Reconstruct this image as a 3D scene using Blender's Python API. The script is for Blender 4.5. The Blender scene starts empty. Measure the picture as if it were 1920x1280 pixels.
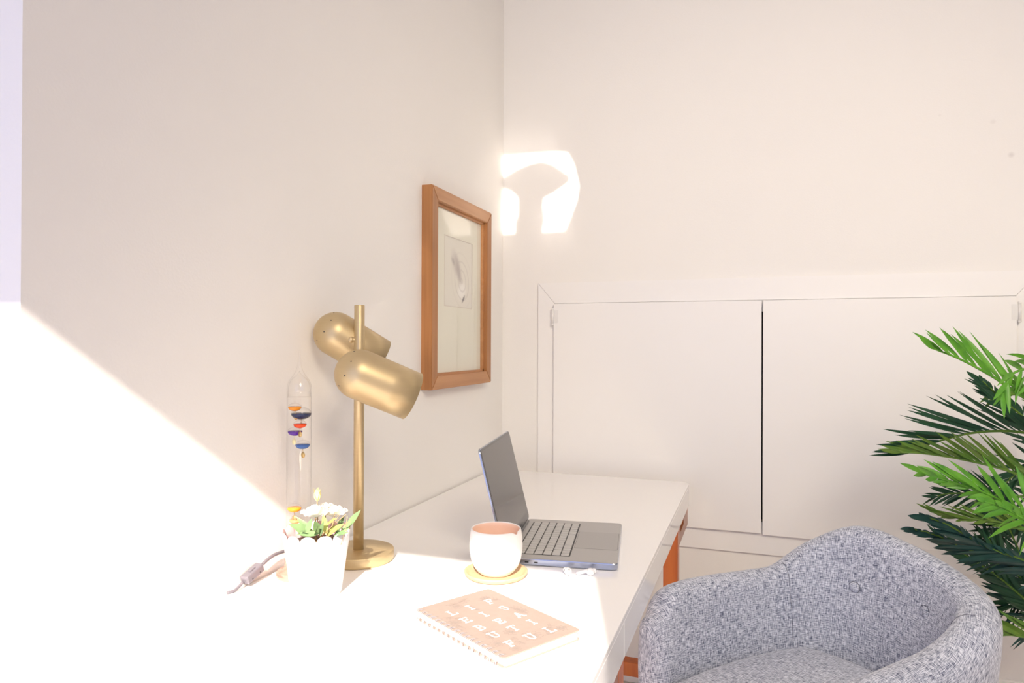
import bpy, bmesh, math, random
from mathutils import Vector, Matrix
sc = bpy.context.scene
COL = sc.collection
PI = math.pi
random.seed(7)

# ------------------------------------------------------------------ camera
F_PX, YAW, PITCH, ROLL, CAM_H = 1292.5, math.radians(19.555), math.radians(.235), math.radians(.2285), 1.23
_cy, _sy = math.cos(YAW), math.sin(YAW)
FW = Vector((-_sy*math.cos(PITCH), _cy*math.cos(PITCH), math.sin(PITCH)))
_r = Vector((_cy, _sy, 0)); _u = _r.cross(FW)
RT = math.cos(ROLL)*_r + math.sin(ROLL)*_u
UP = -math.sin(ROLL)*_r + math.cos(ROLL)*_u
cam_d = bpy.data.cameras.new('camera'); cam_d.sensor_width = 36; cam_d.lens = F_PX/1920*36
cam_d.clip_start = .05
cam = bpy.data.objects.new('camera', cam_d); COL.objects.link(cam)
m = Matrix((RT, UP, -FW)).transposed().to_4x4(); m.translation = (0, 0, CAM_H)
cam.matrix_world = m; sc.camera = cam

# ------------------------------------------------------------------ light
sc.view_settings.view_transform = 'Standard'; sc.view_settings.look = 'None'
sc.view_settings.exposure = 0.0; sc.view_settings.gamma = 1
sc.cycles.use_denoising = True
sc.cycles.use_guiding = True
sc.cycles.max_bounces = 14; sc.cycles.diffuse_bounces = 8; sc.cycles.glossy_bounces = 6
sc.cycles.transmission_bounces = 12; sc.cycles.transparent_max_bounces = 12
sc.cycles.blur_glossy = 0.0; sc.cycles.sample_clamp_indirect = 30
sc.cycles.caustics_reflective = True; sc.cycles.caustics_refractive = True

SUN_DIR = Vector((-.28, .96, -.695)).normalized()
LW = dict(sun=(10.4, 9.2, 8.2), terrace=(8.4, 9, 11.5), window_fill=(1, 1.2, 2), spot=(190, 167, 133), world=(.2, .25, .6))
def energy(rgb):
    m_ = max(max(rgb), 1e-6); return m_, tuple(c/m_ for c in rgb)
sun_d = bpy.data.lights.new('sun', 'SUN'); sun_d.energy, sun_d.color = energy(LW['sun']); sun_d.angle = math.radians(.5)
sun = bpy.data.objects.new('sun', sun_d); COL.objects.link(sun)
sun.rotation_euler = SUN_DIR.to_track_quat('-Z', 'Y').to_euler(); sun.location = (1.5, -5, 4)

def window_light(name, loc, direction, sx, sy, rgb):
    d = bpy.data.lights.new(name, 'AREA'); d.shape = 'RECTANGLE'; d.size = sx; d.size_y = sy
    d.energy, d.color = energy(rgb)
    o = bpy.data.objects.new(name, d); COL.objects.link(o); o.location = loc
    o.rotation_euler = Vector(direction).to_track_quat('-Z', 'Z').to_euler()
    return o
window_light('daylight_terrace', (-.75, -.95, 1.2), (0, 1, 0), 2.0, 2.0, LW['terrace'])
window_light('added_front_fill', (1.85, -.72, 1.6), (0, 1, 0), .9, 1.2, LW['window_fill'])   # added fill at a made-up second opening, brightens the back wall
# added warm fill behind the camera, no known lamp, brightens the cupboard wall
sp = bpy.data.lights.new('added_warm_fill', 'SPOT'); sp.energy, sp.color = energy(LW['spot']); sp.spot_size = math.radians(88); sp.spot_blend = 1; sp.shadow_soft_size = .45
so = bpy.data.objects.new('added_warm_fill', sp); COL.objects.link(so); so.location = (.9, -.3, 2.45)
so.rotation_euler = (Vector((.05, 2.5, .9))-so.location).to_track_quat('-Z', 'Y').to_euler()
wd = bpy.data.worlds.new('sky'); sc.world = wd; wd.use_nodes = True
bg = wd.node_tree.nodes['Background']; bg.inputs[1].default_value, c_ = energy(LW['world']); bg.inputs[0].default_value = (*c_, 1)

# ------------------------------------------------------------------ materials
def mat(name, color, rough=.5, metal=0, bump=None, var=None, **kw):
    m = bpy.data.materials.new(name); m.use_nodes = True
    nt = m.node_tree; b = nt.nodes['Principled BSDF']
    c = tuple(color)+(1,) if len(color) == 3 else color
    b.inputs['Base Color'].default_value = c
    b.inputs['Roughness'].default_value = rough; b.inputs['Metallic'].default_value = metal
    for k, v in kw.items(): b.inputs[k.replace('_', ' ')].default_value = v
    tc = nt.nodes.new('ShaderNodeTexCoord')
    if bump:
        n = nt.nodes.new('ShaderNodeTexNoise'); n.inputs['Scale'].default_value = bump[0]; n.inputs['Detail'].default_value = 4
        bp = nt.nodes.new('ShaderNodeBump'); bp.inputs['Strength'].default_value = bump[1]; bp.inputs['Distance'].default_value = .002
        nt.links.new(tc.outputs['Object'], n.inputs['Vector']); nt.links.new(n.outputs['Fac'], bp.inputs['Height'])
        nt.links.new(bp.outputs['Normal'], b.inputs['Normal'])
    if var:   # (scale xyz, color2, low, high)
        mp = nt.nodes.new('ShaderNodeMapping'); mp.inputs['Scale'].default_value = var[0]
        n = nt.nodes.new('ShaderNodeTexNoise'); n.inputs['Scale'].default_value = 1; n.inputs['Detail'].default_value = 6
        r = nt.nodes.new('ShaderNodeValToRGB'); r.color_ramp.elements[0].position = var[2]; r.color_ramp.elements[1].position = var[3]
        r.color_ramp.elements[0].color = c; r.color_ramp.elements[1].color = tuple(var[1])+(1,)
        nt.links.new(tc.outputs['Object'], mp.inputs['Vector']); nt.links.new(mp.outputs['Vector'], n.inputs['Vector'])
        nt.links.new(n.outputs['Fac'], r.inputs['Fac']); nt.links.new(r.outputs['Color'], b.inputs['Base Color'])
    return m

M = {}
WALL_C = (.835, .82, .785)
M['wall'] = mat('painted_plaster', WALL_C, .85, bump=(220, .12), var=((1.3, 1.3, 1.3), (.855, .84, .805), .3, .7))
M['trim'] = mat('satin_white_paint', (.86, .85, .83), .42, bump=(60, .03))
M['ceiling'] = mat('ceiling_paint', (.88, .87, .85), .9, bump=(150, .1))
M['floor'] = mat('pale_oak_floor', (.60, .55, .50), .35, var=((2, 40, 2), (.54, .49, .44), .35, .65), bump=(30, .05))
M['lacquer'] = mat('white_lacquer', (.88, .87, .855), .08, IOR=1.6)
M['brass'] = mat('brushed_brass', (.60, .47, .27), .42, .72, bump=(500, .015), var=((30, 30, 300), (.58, .455, .26), .3, .7))
M['black'] = mat('black_plastic', (.015, .015, .018), .4, bump=(300, .02))
M['frame_wood'] = mat('picture_frame_wood', (.42, .19, .065), .42, var=((60, 60, 3), (.33, .14, .045), .35, .7), bump=(120, .06))
M['frame_wood_h'] = mat('picture_frame_wood_rail', (.52, .26, .11), .42, var=((60, 3, 60), (.43, .20, .075), .35, .7), bump=(120, .06))
M['leg_wood'] = mat('orange_cherry_wood', (.55, .135, .012), .3, var=((40, 40, 4), (.44, .095, .008), .35, .7), bump=(90, .04))
M['leg_wood_d'] = mat('brown_cherry_wood', (.36, .13, .05), .3, var=((40, 4, 40), (.28, .09, .03), .35, .7), bump=(90, .04))
M['mat_board'] = mat('cream_mat_board', (.78, .77, .66), .9, bump=(400, .05))
M['alu'] = mat('grey_aluminium', (.47, .465, .455), .37, .78, bump=(900, .03))
M['alu_edge'] = mat('bright_cut_aluminium', (.42, .46, .56), .22, .9, bump=(900, .01))
M['key'] = mat('sheen_grey_key_plastic', (.50, .495, .48), .4, bump=(500, .03))  # black keys; the sheen on them is put into the grey base
M['keywell'] = mat('key_well', (.03, .03, .03), .5, bump=(300, .02))
M['screen'] = mat('dark_display_glass', (.035, .032, .03), .09, var=((6, 22, 5), (.075, .062, .055), .35, .7), IOR=1.55)
M['bezel'] = mat('black_bezel', (.012, .012, .013), .12, bump=(50, .01))
M['ceramic'] = mat('matt_white_ceramic', (.86, .84, .82), .5, bump=(120, .03))
M['ceramic_in'] = mat('peach_glaze', (.93, .70, .56), .25, bump=(60, .02))
M['bamboo'] = mat('pale_bamboo', (.62, .43, .26), .5, var=((20, 120, 20), (.56, .38, .22), .35, .7), bump=(100, .05))
M['pot'] = mat('white_enamel_tin', (.86, .83, .84), .35, bump=(40, .02))
M['pot_in'] = mat('pink_enamel', (.80, .52, .52), .4, bump=(40, .02))
M['soil'] = mat('dark_soil', (.10, .06, .04), .95, bump=(200, .8))
M['kraft'] = mat('kraft_card', (.355, .285, .245), .75, var=((90, 90, 90), (.34, .27, .23), .3, .7), bump=(500, .08))
M['paper'] = mat('page_block', (.86, .85, .82), .8, var=((5, 5, 2500), (.70, .68, .64), .45, .75))
M['ink_white'] = mat('white_foil_print', (.92, .92, .90), .5, bump=(300, .02))
M['ink_grey'] = mat('grey_line_print', (.30, .25, .22), .7, bump=(300, .02))
M['wire'] = mat('white_coated_wire', (.62, .60, .62), .25, .6, bump=(200, .01))
M['cable'] = mat('grey_cable_rubber', (.17, .155, .175), .45, bump=(200, .05))
M['bud'] = mat('glossy_white_plastic', (.82, .82, .83), .15, bump=(40, .01))
M['copper'] = mat('rose_copper', (.75, .42, .33), .25, .7, bump=(100, .02))
M['rose'] = mat('cream_petals', (.88, .84, .76), .7, bump=(150, .1), Subsurface_Weight=.0)
M['budflower'] = mat('yellow_bud', (.80, .74, .35), .6, bump=(150, .1))
M['hinge'] = mat('painted_hinge_metal', (.80, .79, .77), .3, .1, bump=(80, .02))
M['dark'] = mat('black_cupboard_shade', (.01, .01, .01), .9, bump=(80, .02))  # shade inside the closed cupboard, put into the colour as black
def leafmat(name, a, b, tr=.0):
    return mat(name, a, .38, var=((35, 35, 35), b, .3, .7), bump=(90, .15), Specular_IOR_Level=.35)
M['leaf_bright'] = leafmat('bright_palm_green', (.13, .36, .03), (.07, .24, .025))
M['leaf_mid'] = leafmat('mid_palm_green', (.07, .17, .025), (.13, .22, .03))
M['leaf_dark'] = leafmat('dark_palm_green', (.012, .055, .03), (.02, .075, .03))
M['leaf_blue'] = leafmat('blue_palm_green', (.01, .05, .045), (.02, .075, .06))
M['rose_leaf'] = leafmat('grey_green_leaf', (.24, .36, .16), (.16, .27, .12))
M['rose_leaf_y'] = leafmat('lime_leaf', (.52, .55, .16), (.38, .46, .13))
M['stem'] = mat('brown_stem', (.50, .32, .16), .6, bump=(100, .1))
M['trunk'] = mat('fibrous_trunk', (.12, .09, .045), .9, bump=(60, .8))
M['planter'] = mat('woven_planter', (.35, .25, .15), .8, bump=(80, .6))

def glassmat(name, ior, col=(1, 1, 1), rough=0):
    m = bpy.data.materials.new(name); m.use_nodes = True; nt = m.node_tree
    b = nt.nodes['Principled BSDF']; b.inputs['Transmission Weight'].default_value = 1
    b.inputs['Roughness'].default_value = rough; b.inputs['IOR'].default_value = ior; b.inputs['Base Color'].default_value = (*col, 1)
    n = nt.nodes.new('ShaderNodeTexNoise'); n.inputs['Scale'].default_value = 3
    return m
M['glass'] = glassmat('clear_glass', 1.45)
M['liquid'] = glassmat('clear_liquid', 1.36)
# clear picture glazing: a thin sheet (transparent + mirror by Fresnel)
gm = bpy.data.materials.new('thin_glazing'); gm.use_nodes = True; nt = gm.node_tree
nt.nodes.remove(nt.nodes['Principled BSDF'])
tr = nt.nodes.new('ShaderNodeBsdfTransparent'); gl = nt.nodes.new('ShaderNodeBsdfGlossy'); gl.inputs['Roughness'].default_value = .03
fr = nt.nodes.new('ShaderNodeFresnel'); fr.inputs['IOR'].default_value = 1.45; mx = nt.nodes.new('ShaderNodeMixShader')
ge = nt.nodes.new('ShaderNodeNewGeometry'); mr_ = nt.nodes.new('ShaderNodeMapRange'); mr_.inputs['To Min'].default_value = 1.45; mr_.inputs['To Max'].default_value = 1/1.45
nt.links.new(ge.outputs['Backfacing'], mr_.inputs['Value']); nt.links.new(mr_.outputs[0], fr.inputs['IOR'])
nt.links.new(fr.outputs[0], mx.inputs[0]); nt.links.new(tr.outputs[0], mx.inputs[1]); nt.links.new(gl.outputs[0], mx.inputs[2])
nt.links.new(mx.outputs[0], nt.nodes['Material Output'].inputs[0]); M['glazing'] = gm

def fabric():
    m = bpy.data.materials.new('grey_tweed'); m.use_nodes = True; nt = m.node_tree; b = nt.nodes['Principled BSDF']
    b.inputs['Roughness'].default_value = .95; b.inputs['Specular IOR Level'].default_value = .15
    b.inputs['Sheen Weight'].default_value = .25; b.inputs['Sheen Roughness'].default_value = .5
    uv = nt.nodes.new('ShaderNodeTexCoord')
    def nz(scale, detail=3):
        mp = nt.nodes.new('ShaderNodeMapping'); mp.inputs['Scale'].default_value = scale
        n = nt.nodes.new('ShaderNodeTexNoise'); n.inputs['Scale'].default_value = 1; n.inputs['Detail'].default_value = detail; n.inputs['Roughness'].default_value = .6
        nt.links.new(uv.outputs['UV'], mp.inputs['Vector']); nt.links.new(mp.outputs['Vector'], n.inputs['Vector'])
        return n
    a, c, d = nz((600, 62, 1), 2), nz((62, 600, 1), 2), nz((7, 7, 1))
    ad = nt.nodes.new('ShaderNodeMath'); ad.operation = 'ADD'
    nt.links.new(a.outputs['Fac'], ad.inputs[0]); nt.links.new(c.outputs['Fac'], ad.inputs[1])
    dm = nt.nodes.new('ShaderNodeMath'); dm.operation = 'MULTIPLY_ADD'; dm.inputs[1].default_value = .12
    nt.links.new(d.outputs['Fac'], dm.inputs[0]); nt.links.new(ad.outputs[0], dm.inputs[2])
    r = nt.nodes.new('ShaderNodeValToRGB'); e = r.color_ramp.elements
    hv = nt.nodes.new('ShaderNodeMath'); hv.operation = 'MULTIPLY'; hv.inputs[1].default_value = .5
    nt.links.new(dm.outputs[0], hv.inputs[0])
    e[0].position = .41; e[0].color = (.055, .065, .115, 1)
    e[1].position = .625; e[1].color = (.72, .75, .82, 1)
    x = r.color_ramp.elements.new(.51); x.color = (.34, .37, .46, 1)
    nt.links.new(hv.outputs[0], r.inputs['Fac']); nt.links.new(r.outputs['Color'], b.inputs['Base Color'])
    bp = nt.nodes.new('ShaderNodeBump'); bp.inputs['Strength'].default_value = .35; bp.inputs['Distance'].default_value = .001
    nt.links.new(ad.outputs[0], bp.inputs['Height']); nt.links.new(bp.outputs['Normal'], b.inputs['Normal'])
    return m
M['fabric'] = fabric()

# ------------------------------------------------------------------ helpers
def link(name, bm, m, parent=None, smooth=False, loc=None):
    me = bpy.data.meshes.new(name); bm.normal_update(); bm.to_mesh(me); bm.free()
    ms = m if isinstance(m, (list, tuple)) else [m]
    for k in ms: me.materials.append(M[k])
    if smooth:
        for p in me.polygons: p.use_smooth = True
    o = bpy.data.objects.new(name, me); COL.objects.link(o)
    if parent: o.parent = parent
    if loc: o.location = loc
    return o
def tag(o, label=None, cat=None, group=None, kind=None):
    if label: o['label'] = label
    if cat: o['category'] = cat
    if group: o['group'] = group
    if kind: o['kind'] = kind
    return o
def root(name, loc, label, cat, rz=0, group=None):
    o = bpy.data.objects.new(name, None); COL.objects.link(o); o.location = loc; o.rotation_euler = (0, 0, rz)
    o.empty_display_size = .05
    return tag(o, label, cat, group)
def box(bm, lo, hi, mi=0, bev=0, seg=2):
    b2 = bmesh.new() if bev else bm
    r = bmesh.ops.create_cube(b2, size=1)
    s = [hi[i]-lo[i] for i in range(3)]; c = [(hi[i]+lo[i])/2 for i in range(3)]
    for v in r['verts']: v.co = Vector((v.co[i]*s[i]+c[i] for i in range(3)))
    if bev:
        bmesh.ops.bevel(b2, geom=b2.edges[:], offset=bev, segments=seg, profile=.5, affect='EDGES')
        for f in b2.faces: f.material_index = mi
        merge(bm, b2)
    else:
        fs = {f for v in r['verts'] for f in v.link_faces}
        for f in fs: f.material_index = mi
    return bm
def merge(bm, b2, mx=None):
    vs = [bm.verts.new(mx @ v.co if mx else v.co) for v in b2.verts]
    for v, n in zip(b2.verts, range(len(vs))): v.index = n
    for f in b2.faces:
        try:
            g = bm.faces.new([vs[v.index] for v in f.verts]); g.material_index = f.material_index; g.smooth = f.smooth
        except ValueError: pass
    b2.free()
def rbox(bm, lo, hi, rad, seg=6, bev=0, mi=0):
    """box with rounded vertical edges"""
    x0, y0, z0 = lo; x1, y1, z1 = hi; pts = []
    for cx, cy, a0 in ((x1-rad, y1-rad, 0), (x0+rad, y1-rad, 90), (x0+rad, y0+rad, 180), (x1-rad, y0+rad, 270)):
        for k in range(seg+1):
            a = math.radians(a0+90*k/seg); pts.append((cx+rad*math.cos(a), cy+rad*math.sin(a)))
    prof = [(0, z0, 0), (0, z1, 0)] if not bev else [(bev, z0, 0), (bev*.3, z0+bev*.3, 0), (0, z0+bev, 0), (0, z1-bev, 0), (bev*.3, z1-bev*.3, 0), (bev, z1, 0)]
    cx, cy = (x0+x1)/2, (y0+y1)/2; rings = []
    for ins, z, _ in prof:
        fx, fy = 1-2*ins/(x1-x0), 1-2*ins/(y1-y0)
        rings.append([bm.verts.new((cx+(p[0]-cx)*fx, cy+(p[1]-cy)*fy, z)) for p in pts])
    n = len(pts); fs = []
    for a, b in zip(rings, rings[1:]):
        for i in range(n): fs.append(bm.faces.new((a[i], a[(i+1) % n], b[(i+1) % n], b[i])))
    fs.append(bm.faces.new(rings[0][::-1])); fs.append(bm.faces.new(rings[-1]))
    for f in fs: f.material_index = mi
    return bm
def lathe(bm, prof, n=48, mx=None, mi=0, smooth=True, closed=False):
    """prof: list of (r, z) from bottom to top"""
    rings = []
    for r, z in prof:
        if r < 1e-6:
            v = bm.verts.new((0, 0, z)); rings.append([v])
        else: rings.append([bm.verts.new((r*math.cos(2*PI*k/n), r*math.sin(2*PI*k/n), z)) for k in range(n)])
    if closed: rings.append(rings[0])
    fs = []
    for a, b in zip(rings, rings[1:]):
        for k in range(n):
            q = [a[k % len(a)], a[(k+1) % n % len(a)], b[(k+1) % n % len(b)], b[k % len(b)]]
            u = []
            for v in q:
                if v not in u: u.append(v)
            if len(u) > 2:
                try: f = bm.faces.new(u); f.smooth = smooth; f.material_index = mi; fs.append(f)
                except ValueError: pass
    if mx:
        for v in {v for r in rings for v in r}: v.co = mx @ v.co
    return bm
def tube(bm, pts, rad, n=10, mi=0, cap=True, smooth=True):
    """tube along pts; rad number or list"""
    pts = [Vector(p) for p in pts]; N = len(pts)
    rads = rad if isinstance(rad, (list, tuple)) else [rad]*N
    t0 = (pts[1]-pts[0]).normalized(); nrm = t0.orthogonal().normalized(); rings = []
    for i, p in enumerate(pts):
        t = (pts[min(i+1, N-1)]-pts[max(i-1, 0)]).normalized()
        nrm = (nrm-t*nrm.dot(t)).normalized(); bn = t.cross(nrm)
        rings.append([bm.verts.new(p+rads[i]*(math.cos(2*PI*k/n)*nrm+math.sin(2*PI*k/n)*bn)) for k in range(n)])
    for a, b in zip(rings, rings[1:]):
        for k in range(n):
            f = bm.faces.new((a[k], a[(k+1) % n], b[(k+1) % n], b[k])); f.smooth = smooth; f.material_index = mi
    if cap:
        for r in (rings[0][::-1], rings[-1]):
            f = bm.faces.new(r); f.material_index = mi
    return bm
def catmull(P, n=8):
    P = [Vector(p) for p in P]; Q = [2*P[0]-P[1]]+P+[2*P[-1]-P[-2]]; out = []
    for i in range(1, len(Q)-2):
        a, b, c, d = Q[i-1:i+3]
        for k in range(n):
            t = k/n; out.append(.5*((2*b)+(c-a)*t+(2*a-5*b+4*c-d)*t*t+(3*b-a-3*c+d)*t**3))
    out.append(P[-1]); return out
def at(px, py, Y):
    """world point seen in the photograph at (px, py) on the plane y = Y"""
    v = FW+(px-960)/F_PX*RT+(640-py)/F_PX*UP
    return v*(Y/v.y)+Vector((0, 0, CAM_H))
def struct(name, bm, m, parent=None):
    o = link(name, bm, m, parent)
    if not parent: o['kind'] = 'structure'
    return o

# ------------------------------------------------------------------ room
WX, BY, FY, RX, CZ = -.94, 2.535, -.6, 2.5, 2.85   # left wall, back wall, front wall, right wall, ceiling
NX, NY = -2.3, .657                                  # alcove beside the window: left end and the face that turns away from the left wall
T = .1
b = bmesh.new(); box(b, (NX-T, FY-T-.6, -.1), (RX+T, BY+.5, 0)); struct('floor', b, 'floor')
b = bmesh.new(); hx0, hx1, hy0, hy1 = -.66, -.17, .76, 1.36     # hole added for the sun-patch aperture
box(b, (NX-T, FY-T, CZ), (hx0, BY+.5, CZ+.1)); box(b, (hx1, FY-T, CZ), (RX+T, BY+.5, CZ+.1))
box(b, (hx0, FY-T, CZ), (hx1, hy0, CZ+.1)); box(b, (hx0, hy1, CZ), (hx1, BY+.5, CZ+.1)); struct('ceiling', b, 'ceiling')
# added unseen aperture, mask and sheet; sun through them imitates the desk's reflected patch
def roof_pt(px, py):
    p = at(px, py, BY); return p-SUN_DIR*((p.z-(CZ+.105))/SUN_DIR.z)
def plate(poly, z0, z1, hole=None):
    b = bmesh.new(); n = len(poly)
    for zz in (z0, z1):
        vs = [b.verts.new((x, y, zz)) for x, y in poly]
        if hole:
            hs = [b.verts.new((x, y, zz)) for x, y in hole]
            es = [b.edges.new((vs[i], vs[(i+1) % n])) for i in range(n)]+[b.edges.new((hs[i], hs[(i+1) % len(hs)])) for i in range(len(hs))]
            bmesh.ops.triangle_fill(b, use_beauty=True, edges=es)
        else: b.faces.new(vs)
    b.verts.ensure_lookup_table(); per = len(b.verts)//2; off = 0
    for ln in ([n]+([len(hole)] if hole else [])):
        for i in range(ln):
            j = (i+1) % ln; b.faces.new((b.verts[off+i], b.verts[off+j], b.verts[per+off+j], b.verts[per+off+i]))
        off += ln
    bmesh.ops.recalc_face_normals(b, faces=b.faces); return b
ap = [roof_pt(*p) for p in ((943, 290), (1040, 283), (1064, 284), (1076, 306), (1086, 350), (1085, 456), (1079, 465), (943, 471))]
fl_ = [roof_pt(*p) for p in ((905, 350), (944, 336), (970, 321), (994, 311), (1018, 306), (1037, 312), (1068, 333), (1068, 344), (1035, 367), (1020, 374), (1018, 390), (1021, 410), (1020, 425), (1015, 443), (1014, 500), (972, 500), (972, 449), (965, 435), (966, 419), (971, 408), (971, 374), (958, 362), (944, 357), (905, 362))]
rw = struct('sun_patch_aperture', plate([(hx0-.03, hy0-.03), (hx1+.03, hy0-.03), (hx1+.03, hy1+.03), (hx0-.03, hy1+.03)], CZ+.1005, CZ+.110, [(p.x, p.y) for p in ap]), 'trim')
link('sun_patch_mask', plate([(p.x, p.y) for p in fl_], CZ+.1105, CZ+.114), 'trim', rw)
link('aperture_sheet', plate([(hx0, hy0), (hx1, hy0), (hx1, hy1), (hx0, hy1)], CZ+.118, CZ+.121), 'glazing', rw)
b = bmesh.new()
box(b, (NX-T, NY, 0), (WX, BY+.02, CZ)); struct('wall_left', b, 'wall')     # solid pier: its end face looks at the window
b = bmesh.new(); box(b, (NX-T, FY-T, 0), (NX, NY, CZ)); struct('wall_alcove', b, 'wall')
# back wall with the eaves cupboard opening
OX0, OX1, OZ0, OZ1 = -.70, .726, .615, 1.35
b = bmesh.new()
box(b, (WX-.3, BY, 0), (OX0, BY+.06, CZ)); box(b, (OX1, BY, 0), (RX+T, BY+.06, CZ))
box(b, (OX0, BY, 0), (OX1, BY+.06, OZ0)); box(b, (OX0, BY, OZ1), (OX1, BY+.06, CZ))
wm = M['wall'].copy(); wm.name = 'painted_plaster_with_marks'; M['wall_marked'] = wm; nt = wm.node_tree; pb = nt.nodes['Principled BSDF']
src = pb.inputs['Base Color'].links[0].from_socket; tcn = nt.nodes.new('ShaderNodeTexCoord')
for (px, py), rr, am in (((1896, 290), .011, .30), ((1862, 228), .010, .14), ((1762, 216), .006, .10)):
    c = at(px, py, BY); mp = nt.nodes.new('ShaderNodeVectorMath'); mp.operation = 'DISTANCE'; mp.inputs[1].default_value = c
    mr = nt.nodes.new('ShaderNodeMapRange'); mr.inputs['From Min'].default_value = rr*.3; mr.inputs['From Max'].default_value = rr; mr.inputs['To Min'].default_value = am; mr.inputs['To Max'].default_value = 0
    mxn = nt.nodes.new('ShaderNodeMixRGB'); mxn.inputs[2].default_value = (.45, .42, .40, 1)
    nt.links.new(tcn.outputs['Object'], mp.inputs[0]); nt.links.new(mp.outputs['Value'], mr.inputs['Value']); nt.links.new(mr.outputs[0], mxn.inputs[0]); nt.links.new(src, mxn.inputs[1]); src = mxn.outputs[0]
nt.links.new(src, pb.inputs['Base Color'])
struct('wall_back', b, 'wall_marked')
# the cupboard behind the doors
b = bmesh.new()
box(b, (OX0-.02, BY+.42, OZ0-.02), (OX1+.02, BY+.44, OZ1+.02)); box(b, (OX0-.04, BY+.061, OZ0-.02), (OX0-.02, BY+.44, OZ1+.02))
box(b, (OX1+.02, BY+.061, OZ0-.02), (OX1+.04, BY+.44, OZ1+.02)); box(b, (OX0-.04, BY+.061, OZ0-.04), (OX1+.04, BY+.44, OZ0-.02))
box(b, (OX0-.04, BY+.061, OZ1+.02), (OX1+.04, BY+.44, OZ1+.04)); struct('wall_cupboard', b, 'dark')
b = bmesh.new(); box(b, (RX, FY-T, 0), (RX+T, BY+.06, CZ)); struct('wall_right', b, 'wall')
# front wall with the glazed terrace opening the sun comes through
hx, hz = .292, 2.260
b = bmesh.new()
box(b, (hx, FY-T, 0), (1.4, FY, CZ)); box(b, (2.3, FY-T, 0), (RX+T, FY, CZ)); box(b, (1.4, FY-T, 0), (2.3, FY, .95)); box(b, (1.4, FY-T, 2.2), (2.3, FY, CZ)); box(b, (NX-T, FY-T, hz), (hx, FY, CZ)); struct('wall_front', b, 'wall')  # the smaller opening on the right is added for the fill light
# baseboard
b = bmesh.new(); box(b, (WX, BY-.016, 0), (RX, BY, .199), bev=.003); struct('baseboard_back', b, 'trim')
b = bmesh.new(); box(b, (WX, NY, 0), (WX+.016, BY-.016, .199), bev=.003); struct('baseboard_left', b, 'trim')

# architrave round the access doors, mitred
TX0, TX1, TZ0, TZ1 = -.790, .818, .513, 1.464
DX0, DXM, DX1, DZ0, DZ1 = -.726, .0175, .753, .583, 1.3865
b = bmesh.new()
def quad_prism(bm, q, y0, y1):
    a = [bm.verts.new((x, y0, z)) for x, z in q]; c = [bm.verts.new((x, y1, z)) for x, z in q]
    bm.faces.new(a); bm.faces.new(c[::-1])
    for i in range(4): bm.faces.new((a[i], c[i], c[(i+1) % 4], a[(i+1) % 4]))
g = .0006; ty = BY-.012
quad_prism(b, [(TX0+g, TZ1), (DX0+g, DZ1), (DX1-g, DZ1), (TX1-g, TZ1)], ty, BY)
quad_prism(b, [(TX0, TZ0), (DX0, TZ0), (DX0, DZ1-g), (TX0, TZ1-g)], ty, BY)
quad_prism(b, [(DX1, TZ0), (TX1, TZ0), (TX1, TZ1-g), (DX1, DZ1-g)], ty, BY)
quad_prism(b, [(DX0+g, TZ0), (DX1-g, TZ0), (DX1-g, DZ0+.04), (DX0+g, DZ0+.04)], ty, BY)
quad_prism(b, [(DX0+g, DZ1-.04), (DX1-g, DZ1-.04), (DX1-g, DZ1+g), (DX0+g, DZ1+g)], ty+.004, BY)
bmesh.ops.recalc_face_normals(b, faces=b.faces); struct('trim_1', b, 'trim')
# doors
def access_door(name, x0, x1, z0, hx_, side):
    b = bmesh.new(); box(b, (x0, BY-.0285, z0), (x1, BY-.0125, DZ1-.0025), bev=.0015)
    d = struct(name, b, 'trim')
    for z in (1.335, .625):
        b = bmesh.new()
        tube(b, [(hx_, BY-.031, z-.027), (hx_, BY-.031, z+.027)], .0045, 10)
        for zz in (-.029, .029): lathe(b, [(0, -.004), (.005, -.002), (.005, .002), (0, .004)], 10, Matrix.Translation((hx_, BY-.031, z+zz)))
        box(b, (hx_, BY-.030, z-.024), (hx_+side*.020, BY-.0285, z+.024))
        link('hinge', b, 'hinge', d)
    return d
d1 = access_door('door_1', DX0+.002, DXM-.0022, DZ0+.004, DX0-.001, 1)
d2 = access_door('door_2', DXM+.0022, DX1-.002, DZ0, DX1+.004, -1)

# ------------------------------------------------------------------ desk
DT = .76; DXF = -.216; DXB = WX+.006; DY0, DY1 = .755, 2.434
desk = root('writing_desk', ((DXB+DXF)/2, (DY0+DY1)/2, 0), 'long white lacquered writing desk with orange-brown wooden legs along the left wall', 'desk')
dl = desk.location
def D(x, y, z): return (x-dl.x, y-dl.y, z)
b = bmesh.new(); rbox(b, D(DXB, DY0, DT-.012), D(DXF, DY1, DT), .022, 8, .0018); link('tabletop', b, 'lacquer', desk)
b = bmesh.new(); rbox(b, D(DXB+.004, DY0+.004, DT-.077), D(DXF-.022, DY1-.002, DT-.012), .02, 6); link('apron', b, 'lacquer', desk)
SY = 1.2015
for y0, y1 in ((DY0+.004, SY-.0013), (SY+.0013, DY1-.012)):
    b = bmesh.new(); box(b, D(DXF-.022, y0, DT-.078), D(DXF-.0008, y1, DT-.0125), bev=.0015)
    link('drawer_front', b, 'lacquer', desk)
LYF, LYN = (2.067, 2.115), (1.150, 1.198)
for (y0, y1) in (LYF, LYN):
    for (x0, x1) in ((-.259, DXF-.001), (DXB+.01, DXB+.055)):
        b = bmesh.new(); box(b, D(x0, y0, 0), D(x1, y1, DT-.0775), bev=.0015); link('leg', b, 'leg_wood', desk)
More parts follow.
